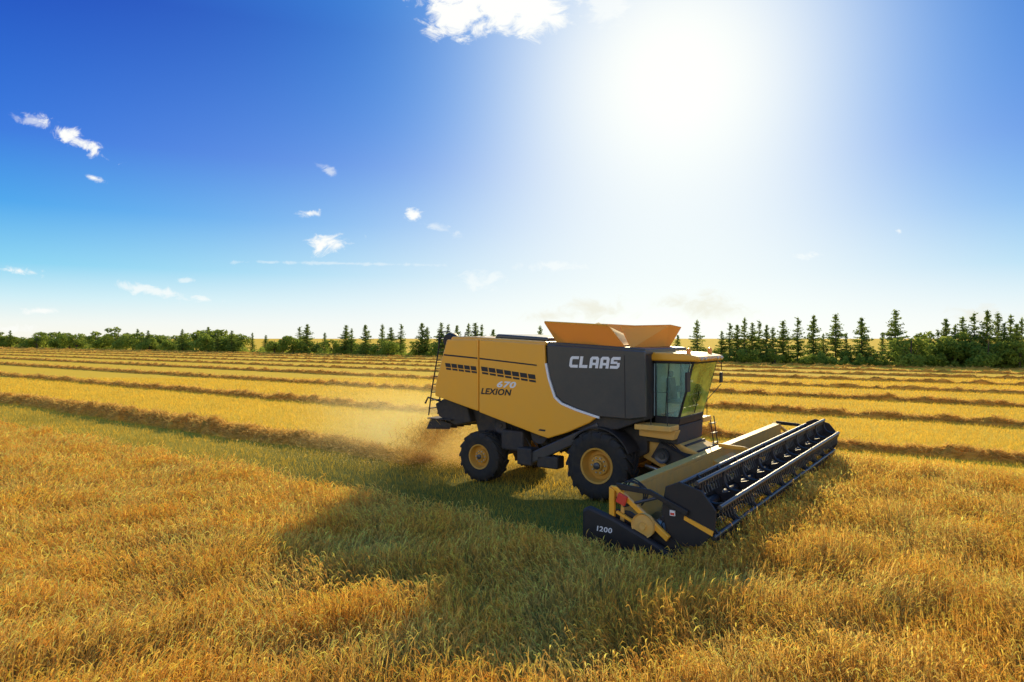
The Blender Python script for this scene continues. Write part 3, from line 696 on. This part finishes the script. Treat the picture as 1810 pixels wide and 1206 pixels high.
def shield(yc, sgn):
    y0, y1 = sorted((yc, yc+sgn*.17))
    MB().prism([(2.02,.28),(2.02,1.00),(2.16,1.08),(2.7,.93),(3.3,.70),(3.85,.46),(4.35,.28),(4.55,.2),(4.4,.12),(2.4,.14)], y0, y1).build('end_shield', BLACK, header, bevel=.06)
    y0, y1 = sorted((yc-sgn*.10, yc-sgn*.04))
    MB().prism([(2.6,.2),(2.6,1.05),(2.95,1.05),(3.9,.62),(4.2,.2)], y0, y1).build('end_wall', BLACK, header, bevel=.01)
    y0, y1 = sorted((yc-sgn*.03, yc+sgn*.06))
    s = MB().prism([(2.58,1.52),(2.72,1.52),(3.80,.72),(3.74,.62)], y0, y1); s.prism([(2.56,1.50),(2.68,1.44),(2.66,.4),(2.56,.4)], y0+.004, y1-.004)
    s.build('end_frame', YEL, header, bevel=.012)
    MB().prism([(2.70,1.00),(2.72,1.05),(3.35,.80),(3.33,.74)], y0+.01, y1-.01).build('shield_strut', YEL, header, bevel=.008)
shield(W0-.02, -1); shield(W1+.02, 1)
lettering('size_lettering', '1200', 2.36, .63, W0-.192, .33, .10, WHITE, header, .1, .012, -1, .08)
# reel
RX, RZ, RR = 4.12, 1.16, .58
MB().tube([(RX,W0+.1,RZ),(RX,W1-.1,RZ)], .085, 14).build('reel_tube', BLACK, header, True)
for q in range(6):
    a = R(18+60*q); bx_, bz_ = RX+RR*math.cos(a), RZ+RR*math.sin(a)
    s = MB().tube([(bx_,W0+.14,bz_),(bx_,W1-.14,bz_)], .044, 10); ny = 78
    for k_ in range(ny):
        yy = W0+.25+k_*(W1-W0-.5)/(ny-1)
        s.tube([(bx_,yy,bz_-.02),(bx_-.05,yy,bz_-.14),(bx_+.0,yy,bz_-.29)], .012, 4)
        s.box((bx_,yy,bz_-.06),(.06,.045,.08))
    s.build('reel_bat', TUBE, header, True)
for yy in np.linspace(W0+.35, W1-.35, 10):
    s = MB()
    for q in range(6):
        a = R(18+60*q); a2 = R(18+60*(q+1))
        p0 = Vector((RX,yy,RZ)); p1 = Vector((RX+RR*math.cos(a),yy,RZ+RR*math.sin(a))); p2 = Vector((RX+RR*math.cos(a2),yy,RZ+RR*math.sin(a2)))
        d = (p1-p0).normalized(); n_ = Vector((-d.z,0,d.x))
        s.prism([((p0-n_*.09).x,(p0-n_*.09).z),((p1-n_*.055).x,(p1-n_*.055).z),((p1+n_*.055).x,(p1+n_*.055).z),((p0+n_*.09).x,(p0+n_*.09).z)], yy-.03, yy+.03)
        cu_ = [p1.lerp(p2,t_) + (p0-(p1+p2)/2)*.35*math.sin(math.pi*t_) for t_ in np.linspace(0,1,7)]
        for c_ in cu_: c_.y = yy
        s.tube(cu_, .042, 5)
    s.build('reel_star', BLACK, header)
def endplate(yc, sgn):
    y0, y1 = sorted((yc, yc+sgn*.05))
    poly = [(3.68,1.62),(3.95,1.74),(4.38,1.62),(4.64,1.30),(4.62,.95),(4.40,.62),(4.02,.55),(3.74,.70),(3.60,1.15)]
    return MB().prism(poly, y0, y1).build('reel_end_plate', BLACK, header, bevel=.015)
endplate(W0+.08, -1); endplate(W1-.08, 1)
MB().prism([(4.05,1.06),(4.06,1.13),(4.60,.93),(4.58,.84)], W0+.0, W0+.026).build('plate_stripe', YEL, header)
MB().prism([(3.78,1.10),(3.88,1.10),(3.88,1.20),(3.78,1.20)], W0+.0, W0+.027).build('warning_sticker', WHITE, header)
MB().prism([(3.793,1.113),(3.867,1.113),(3.867,1.155),(3.793,1.155)], W0-.004, W0+.02).build('warning_sticker_mark', RED, header)
for yy in (W0-.02, .1, W1+.02):
    MB().slab([(2.70,yy-.03,1.46),(2.70,yy-.03,1.58),(3.4,yy-.03,1.54),(4.15,yy-.03,1.24),(4.12,yy-.03,1.14),(3.4,yy-.03,1.44)], .06).build('reel_arm', BLACK if yy != .1 else YEL, header, bevel=.012)
    MB().tube([(2.85,yy,1.15),(3.6,yy,1.42)], .03, 8).build('reel_cylinder', TUBE, header, True)
MB().lathe([(0,-.05),(.07,-.06),(.08,-.03),(.20,-.02),(.23,-.05),(.23,.05),(0,.05)], (3.30,W0-.10,.86), 28).build('drive_disc', YELD, header, True)
MB().box((2.86,W0-.12,1.30),(.2,.06,.2), Matrix.Rotation(R(20),3,'Y')).build('reflector', RED, header, bevel=.015)
for q in range(3):
    pts = [Vector((2.75+.05*q, W0+.05+.05*q, 1.45)), Vector((2.9+.05*q, W0-.02+.04*q, 1.62+.03*q)), Vector((3.15+.06*q, W0+.0+.03*q, 1.60-.03*q)), Vector((3.25+.04*q, W0+.02, 1.40)), Vector((3.2,W0+.03,1.2))]
    fine = []
    for t_ in np.linspace(0, 1, 15):
        k_ = min(int(t_*4), 3); u_ = t_*4-k_
        g = lambda i: pts[max(0,min(4,i))]
        p0,p1,p2,p3 = g(k_-1),g(k_),g(k_+1),g(k_+2)
        fine.append(.5*((2*p1)+(p2-p0)*u_+(2*p0-5*p1+4*p2-p3)*u_**2+(3*p1-p0-3*p2+p3)*u_**3))
    MB().tube(fine, .016, 6).build('hydraulic_hose', BLACK, header, True)

# ------------------------------------------------------------------ straw and chaff from the tail, dust
cs, sn = math.cos(TH), math.sin(TH)
P = Pile(); m = 3800
tt = rng.rand(m)**.8; X0 = -5.9-2.0*tt-.5*rng.rand(m); Z0 = 1.65*(1-tt**1.7)+.20*rng.randn(m)*(.3+tt)+.2*tt; Y0 = (.55+.4*tt)*rng.randn(m)
straw_strands(P, OX+cs*X0-sn*Y0, OY+sn*X0+cs*Y0, np.maximum(Z0,.03), .08+.2*rng.rand(m), np.full(m,.0046), .85)
V, F, Cc = P.get()
tag(mesh_np('falling_straw', V, F, STRAW, Cc), 'chopped straw streaming down behind the combine tail onto the stubble', 'straw', kind='stuff')
# fine chaff hanging in the air
m = 52000
ax = rng.exponential(3.0, m); X0 = -5.8-ax; sp_ = .5+.20*ax
Y0 = .3+sp_*1.1*rng.randn(m); Z0 = np.abs((.55+.10*ax)*rng.randn(m)*.95+ .6); ok = (ax < 12) & (Z0 < 3.2); X0, Y0, Z0 = X0[ok], Y0[ok], Z0[ok]; m = len(X0)
cpos = np.stack([OX+cs*X0-sn*Y0, OY+sn*X0+cs*Y0, Z0+.03], 1)
a_ = rng.randn(m,3); a_ /= np.linalg.norm(a_,axis=1)[:,None]; b2 = np.cross(a_, rng.randn(m,3)); b2 /= np.linalg.norm(b2,axis=1)[:,None]
sz = (.006+.010*rng.rand(m)**2)[:,None]
V = np.stack([cpos-a_*sz, cpos-b2*sz, cpos+a_*sz, cpos+b2*sz], 1).reshape(-1,3); i4 = np.arange(m)[:,None]*4
tag(mesh_np('airborne_chaff', V, np.concatenate([i4,i4+1,i4+2,i4+3],1), CHAFF), 'fine sunlit chaff flecks hanging in the air behind the combine', 'chaff', kind='stuff')
dm, dnt, dout = newmat('dust_volume')
vs_ = dnt.nodes.new('ShaderNodeVolumeScatter'); vs_.inputs['Color'].default_value = (1,.76,.30,1); vs_.inputs['Anisotropy'].default_value = .6
tcd = dnt.nodes.new('ShaderNodeTexCoord')
ln_ = dnt.nodes.new('ShaderNodeVectorMath'); ln_.operation = 'LENGTH'; dnt.links.new(tcd.outputs['Object'], ln_.inputs[0])
fo = dnt.nodes.new('ShaderNodeMapRange'); fo.interpolation_type = 'SMOOTHSTEP'; dnt.links.new(ln_.outputs['Value'], fo.inputs[0]); fo.inputs[1].default_value = 1; fo.inputs[2].default_value = .0; fo.inputs[3].default_value = 0; fo.inputs[4].default_value = 1
nd = dnt.nodes.new('ShaderNodeTexNoise'); nd.inputs['Scale'].default_value = 2.2; nd.inputs['Detail'].default_value = 3; dnt.links.new(tcd.outputs['Object'], nd.inputs['Vector'])
nr = dnt.nodes.new('ShaderNodeMapRange'); dnt.links.new(nd.outputs['Fac'], nr.inputs[0]); nr.inputs[1].default_value = .35; nr.inputs[2].default_value = .65; nr.inputs[3].default_value = .3; nr.inputs[4].default_value = 1
mu = dnt.nodes.new('ShaderNodeMath'); mu.operation = 'MULTIPLY'; dnt.links.new(fo.outputs[0], mu.inputs[0]); dnt.links.new(nr.outputs[0], mu.inputs[1])
mu2 = dnt.nodes.new('ShaderNodeMath'); mu2.operation = 'MULTIPLY'; dnt.links.new(mu.outputs[0], mu2.inputs[0]); mu2.inputs[1].default_value = .24
dnt.links.new(mu2.outputs[0], vs_.inputs['Density']); dnt.links.new(vs_.outputs[0], dout.inputs['Volume'])
me = bpy.data.meshes.new('dust_cloud'); bm = bmesh.new(); bmesh.ops.create_icosphere(bm, subdivisions=3, radius=1); bm.to_mesh(me); bm.free(); me.materials.append(dm)
do = bpy.data.objects.new('dust_cloud', me); col.objects.link(do)
cx_, cy_ = w2(-9.8, .3); do.location = (cx_, cy_, 1.1); do.scale = (6.2, 3.0, 2.6); do.rotation_euler = (0, 0, TW)
tag(do, 'hazy golden dust plume drifting behind the combine over the stubble', 'dust', kind='stuff')

# ------------------------------------------------------------------ trees
def leaf_quads(P, c, size, rnd):
    n = len(c); a = rnd.randn(n,3); a /= np.linalg.norm(a,axis=1)[:,None]; b_ = np.cross(a, rnd.randn(n,3)); b_ /= np.linalg.norm(b_,axis=1)[:,None]
    s_ = (size*(.6+.8*rnd.rand(n)))[:,None]
    V = np.stack([c-a*s_, c-b_*s_*.45, c+a*s_, c+b_*s_*.45], 1).reshape(-1,3); i = np.arange(n)[:,None]*4
    P.add(V, np.concatenate([i,i+1,i+2,i+3],1), np.zeros((len(V),3)))
def conifer(seed, h=8., rad=1.5, bare=.08, dens=1.0):
    rnd = np.random.RandomState(seed); P = Pile(); lim = MB()
    lim.tube([(0,0,-.1),(.04*rnd.randn(),.04*rnd.randn(),h*.5),(0,0,h*.98)], .13, 7, .015)
    z = h*bare
    while z < h*.97:
        fr = 1-z/h; rr = rad*fr**.95*(.7+.55*rnd.rand())+.10
        for q in range(int(5.5*dens)+rnd.randint(3)):
            a = rnd.rand()*6.283; ln = rr*(.5+.6*rnd.rand()); dr = -.20+.35*(1-fr)*1.2; z_ = z+h*.012*rnd.randn()
            k_ = max(3, int(ln/.12)); tt = np.linspace(.12,1,k_)
            c = np.stack([np.cos(a)*ln*tt, np.sin(a)*ln*tt, z_+ln*(dr*tt+.12*tt**2)], 1)
            c = np.concatenate([c, c+rnd.randn(k_,3)*np.array([.13,.13,.08])])
            leaf_quads(P, c, .165, rnd)
            if ln > .7: lim.tube([(0,0,z_),tuple(c[k_-1])], .025, 3, .008, False)
        z += h*(.027+.022*rnd.rand())
    leaf_quads(P, np.stack([.04*rnd.randn(14),.04*rnd.randn(14),h*(.93+.08*rnd.rand(14))],1), .10, rnd)
    root = empty('conifer_tree', (0,0,0)); V,F,_ = P.get()
    lim.build('trunk', BARK, root); mesh_np('crown', V, F, CONIF, None, root)
    return root
def broadleaf(seed, h=5., rad=2.2):
    rnd = np.random.RandomState(seed); P = Pile(); lim = MB()
    lim.tube([(0,0,-.1),(.1,0,h*.3),(.1*rnd.randn(),.1*rnd.randn(),h*.75)], .16, 7, .04)
    for q in range(12):
        a = rnd.rand()*6.283; rr = rad*(.25+.55*rnd.rand()); zc = h*(.14+.66*rnd.rand()); s_ = (.45+.4*rnd.rand())*rad*.62*(1.15-.5*zc/h)
        c0 = np.array([math.cos(a)*rr, math.sin(a)*rr, zc]); lim.tube([(0,0,h*.2),tuple(c0)], .05, 4, .015, False)
        n = int(150*s_**2+60); d = rnd.randn(n,3); d /= np.linalg.norm(d,axis=1)[:,None]; r_ = s_*(.55+.5*rnd.rand(n))[:,None]
        c = c0+d*r_*np.array([1,1,.8]); c = c[c[:,2] > .1]
        leaf_quads(P, c, .19, rnd)
    root = empty('broadleaf_tree', (0,0,0)); V,F,_ = P.get()
    lim.build('trunk', BARK, root); mesh_np('crown', V, F, BROAD, None, root)
    return root
def copy_tree(o, parent=None):
    c = o.copy(); col.objects.link(c); c.parent = parent
    for ch in o.children: copy_tree(ch, c)
    return c
protoC = [conifer(1,8,2.3), conifer(2,8,2.6,.05,1.25), conifer(3,8,2.0,.08,1.0), conifer(5,8,2.7,.06,1.1)]
protoB = [broadleaf(11), broadleaf(12,5,2.6), broadleaf(13,5,1.9)]
usedC = set(); usedB = set()
QT = 124.0
def at_line(px, dq):
    uu = (px-905)/FPX; D = (QT+dq)/(.585*uu+.811); return uu*D, D
def place(kind, px, top, dq, label, group, i, wide=1.0):
    xx, D = at_line(px, dq)
    hgt = (HOR-top)/FPX*D + CAMH
    pl, us = (protoC, usedC) if kind == 'c' else (protoB, usedB)
    k_ = i % len(pl); p = pl[k_]
    if k_ in us: p = copy_tree(p)
    us.add(k_)
    s_ = hgt/(8. if kind == 'c' else 4.6)
    p.location = (xx, D, 0); p.scale = (s_*wide, s_*wide, s_); p.rotation_euler = (0,0,random.random()*6.28)
    tag(p, label, 'tree', group)
def ordn(n):
    o = ['first','second','third','fourth','fifth','sixth','seventh','eighth','ninth','tenth','eleventh','twelfth','thirteenth','fourteenth','fifteenth','sixteenth','seventeenth','eighteenth','nineteenth','twentieth']
    if n <= 20: return o[n-1]
    t_ = ['','','twenty','thirty','forty']; 
    return (t_[n//10]+'-'+o[n%10-1]) if n % 10 else {30:'thirtieth',40:'fortieth'}[n]
rc = [(1198,592),(1232,566),(1276,585),(1290,570),(1303,574),(1316,562),(1330,570),(1342,566),(1355,574),(1366,578),(1384,566),(1410,560),(1438,557),(1455,590),(1477,554),(1496,588),(1523,561),(1560,588),(1583,547),(1658,582),(1672,563),(1688,574),(1701,560),(1722,552),(1745,548),(1764,552),(1775,570),(1786,556),(1797,572),(1806,562)]
for i, (px, top) in enumerate(rc):
    place('c', px, top, random.uniform(-3,5), 'pointed dark conifer in the tree line, %s conifer right of the combine' % ordn(i+1), 'conifers along the tree line right of the combine', i*3+1, .92+.25*random.random())
rb = [(1612,590),(1640,586),(1600,604),(1690,588),(1715,586),(1745,590),(1775,596),(1255,608),(1660,598),(1802,602),(1540,616),(1440,620),(1370,616),(1320,614),(1500,618)]
for i, (px, top) in enumerate(sorted(rb)):
    place('b', px, top, random.uniform(-5,3), 'rounded green broadleaf tree below the conifers, %s broadleaf right of the combine' % ordn(i+1), 'broadleaf trees in the tree line right of the combine', i, 1.2)
lc = [(446,588),(470,592),(530,577),(543,573),(574,588),(612,574),(622,580),(646,574),(676,573),(691,578),(709,572),(746,571),(755,578),(780,570),(792,573),(808,575),(828,572),(840,570),(852,573),(872,582),(955,576)]
for i, (px, top) in enumerate(reversed(lc)):
    place('c', px, top, random.uniform(-3,5), 'pointed dark conifer in the tree line, %s conifer left of the grain tank' % ordn(i+1), 'conifers along the tree line left of the combine', i, 1.05+.3*random.random())
lb = [(500,594),(518,590),(485,596),(560,598),(640,600),(590,600),(668,600),(700,602),(610,598),(685,600),(740,602),(780,600),(830,600)]
for i, (px, top) in enumerate(reversed(sorted(lb))):
    place('b', px, top, random.uniform(-5,3), 'rounded broadleaf tree between the left conifers, %s broadleaf out from the combine' % ordn(i+1), 'broadleaf trees in the tree line left of the combine', i, 1.35)
px = -30; i = 0
while px < 425:
    top = 589 + 5*math.sin(px*.045) + random.uniform(-5,5) - (6 if 160 < px < 210 or 340 < px < 400 else 0)
    place('b', px, top, random.uniform(-4,10), 'dark broadleaf tree merged in the dense hedge of trees at the left edge', 'trees of the dense far hedge at the left', i, 1.3)
    px += random.uniform(9,15); i += 1
for i, (px, top) in enumerate([(18,584),(105,586),(243,581),(262,584),(322,582),(368,578),(385,582),(410,584)]):
    place('c', px, top, random.uniform(-4,2), 'conifer tip rising from the dense left hedge, %s from the left edge' % ordn(i+1), 'conifers rising out of the left hedge', i, 1.3)
# low undergrowth at the foot of the trees
P = Pile(); rr_ = np.random.RandomState(77)
def bush_strip(p0, p1, n, hmax, seed):
    px = p0+(p1-p0)*rr_.rand(n); dq = rr_.uniform(-3,4,n); uu = (px-905)/FPX; D = (QT+dq)/(.585*uu+.811)
    hh = hmax*np.clip(.55+.45*wave(px*.05, px*0, seed, 1.2), .12, 1.2)
    c = np.stack([uu*D, D, hh*rr_.rand(n)**.8+.05], 1); leaf_quads(P, c, .30, rr_)
bush_strip(1180, 1850, 14000, 1.8, 5); bush_strip(425, 980, 10000, 1.4, 6); bush_strip(-60, 430, 6000, 2.0, 7)
V, F, _ = P.get()
tag(mesh_np('undergrowth', V, F, BROAD), 'low green undergrowth along the foot of the far tree line', 'undergrowth', kind='stuff')
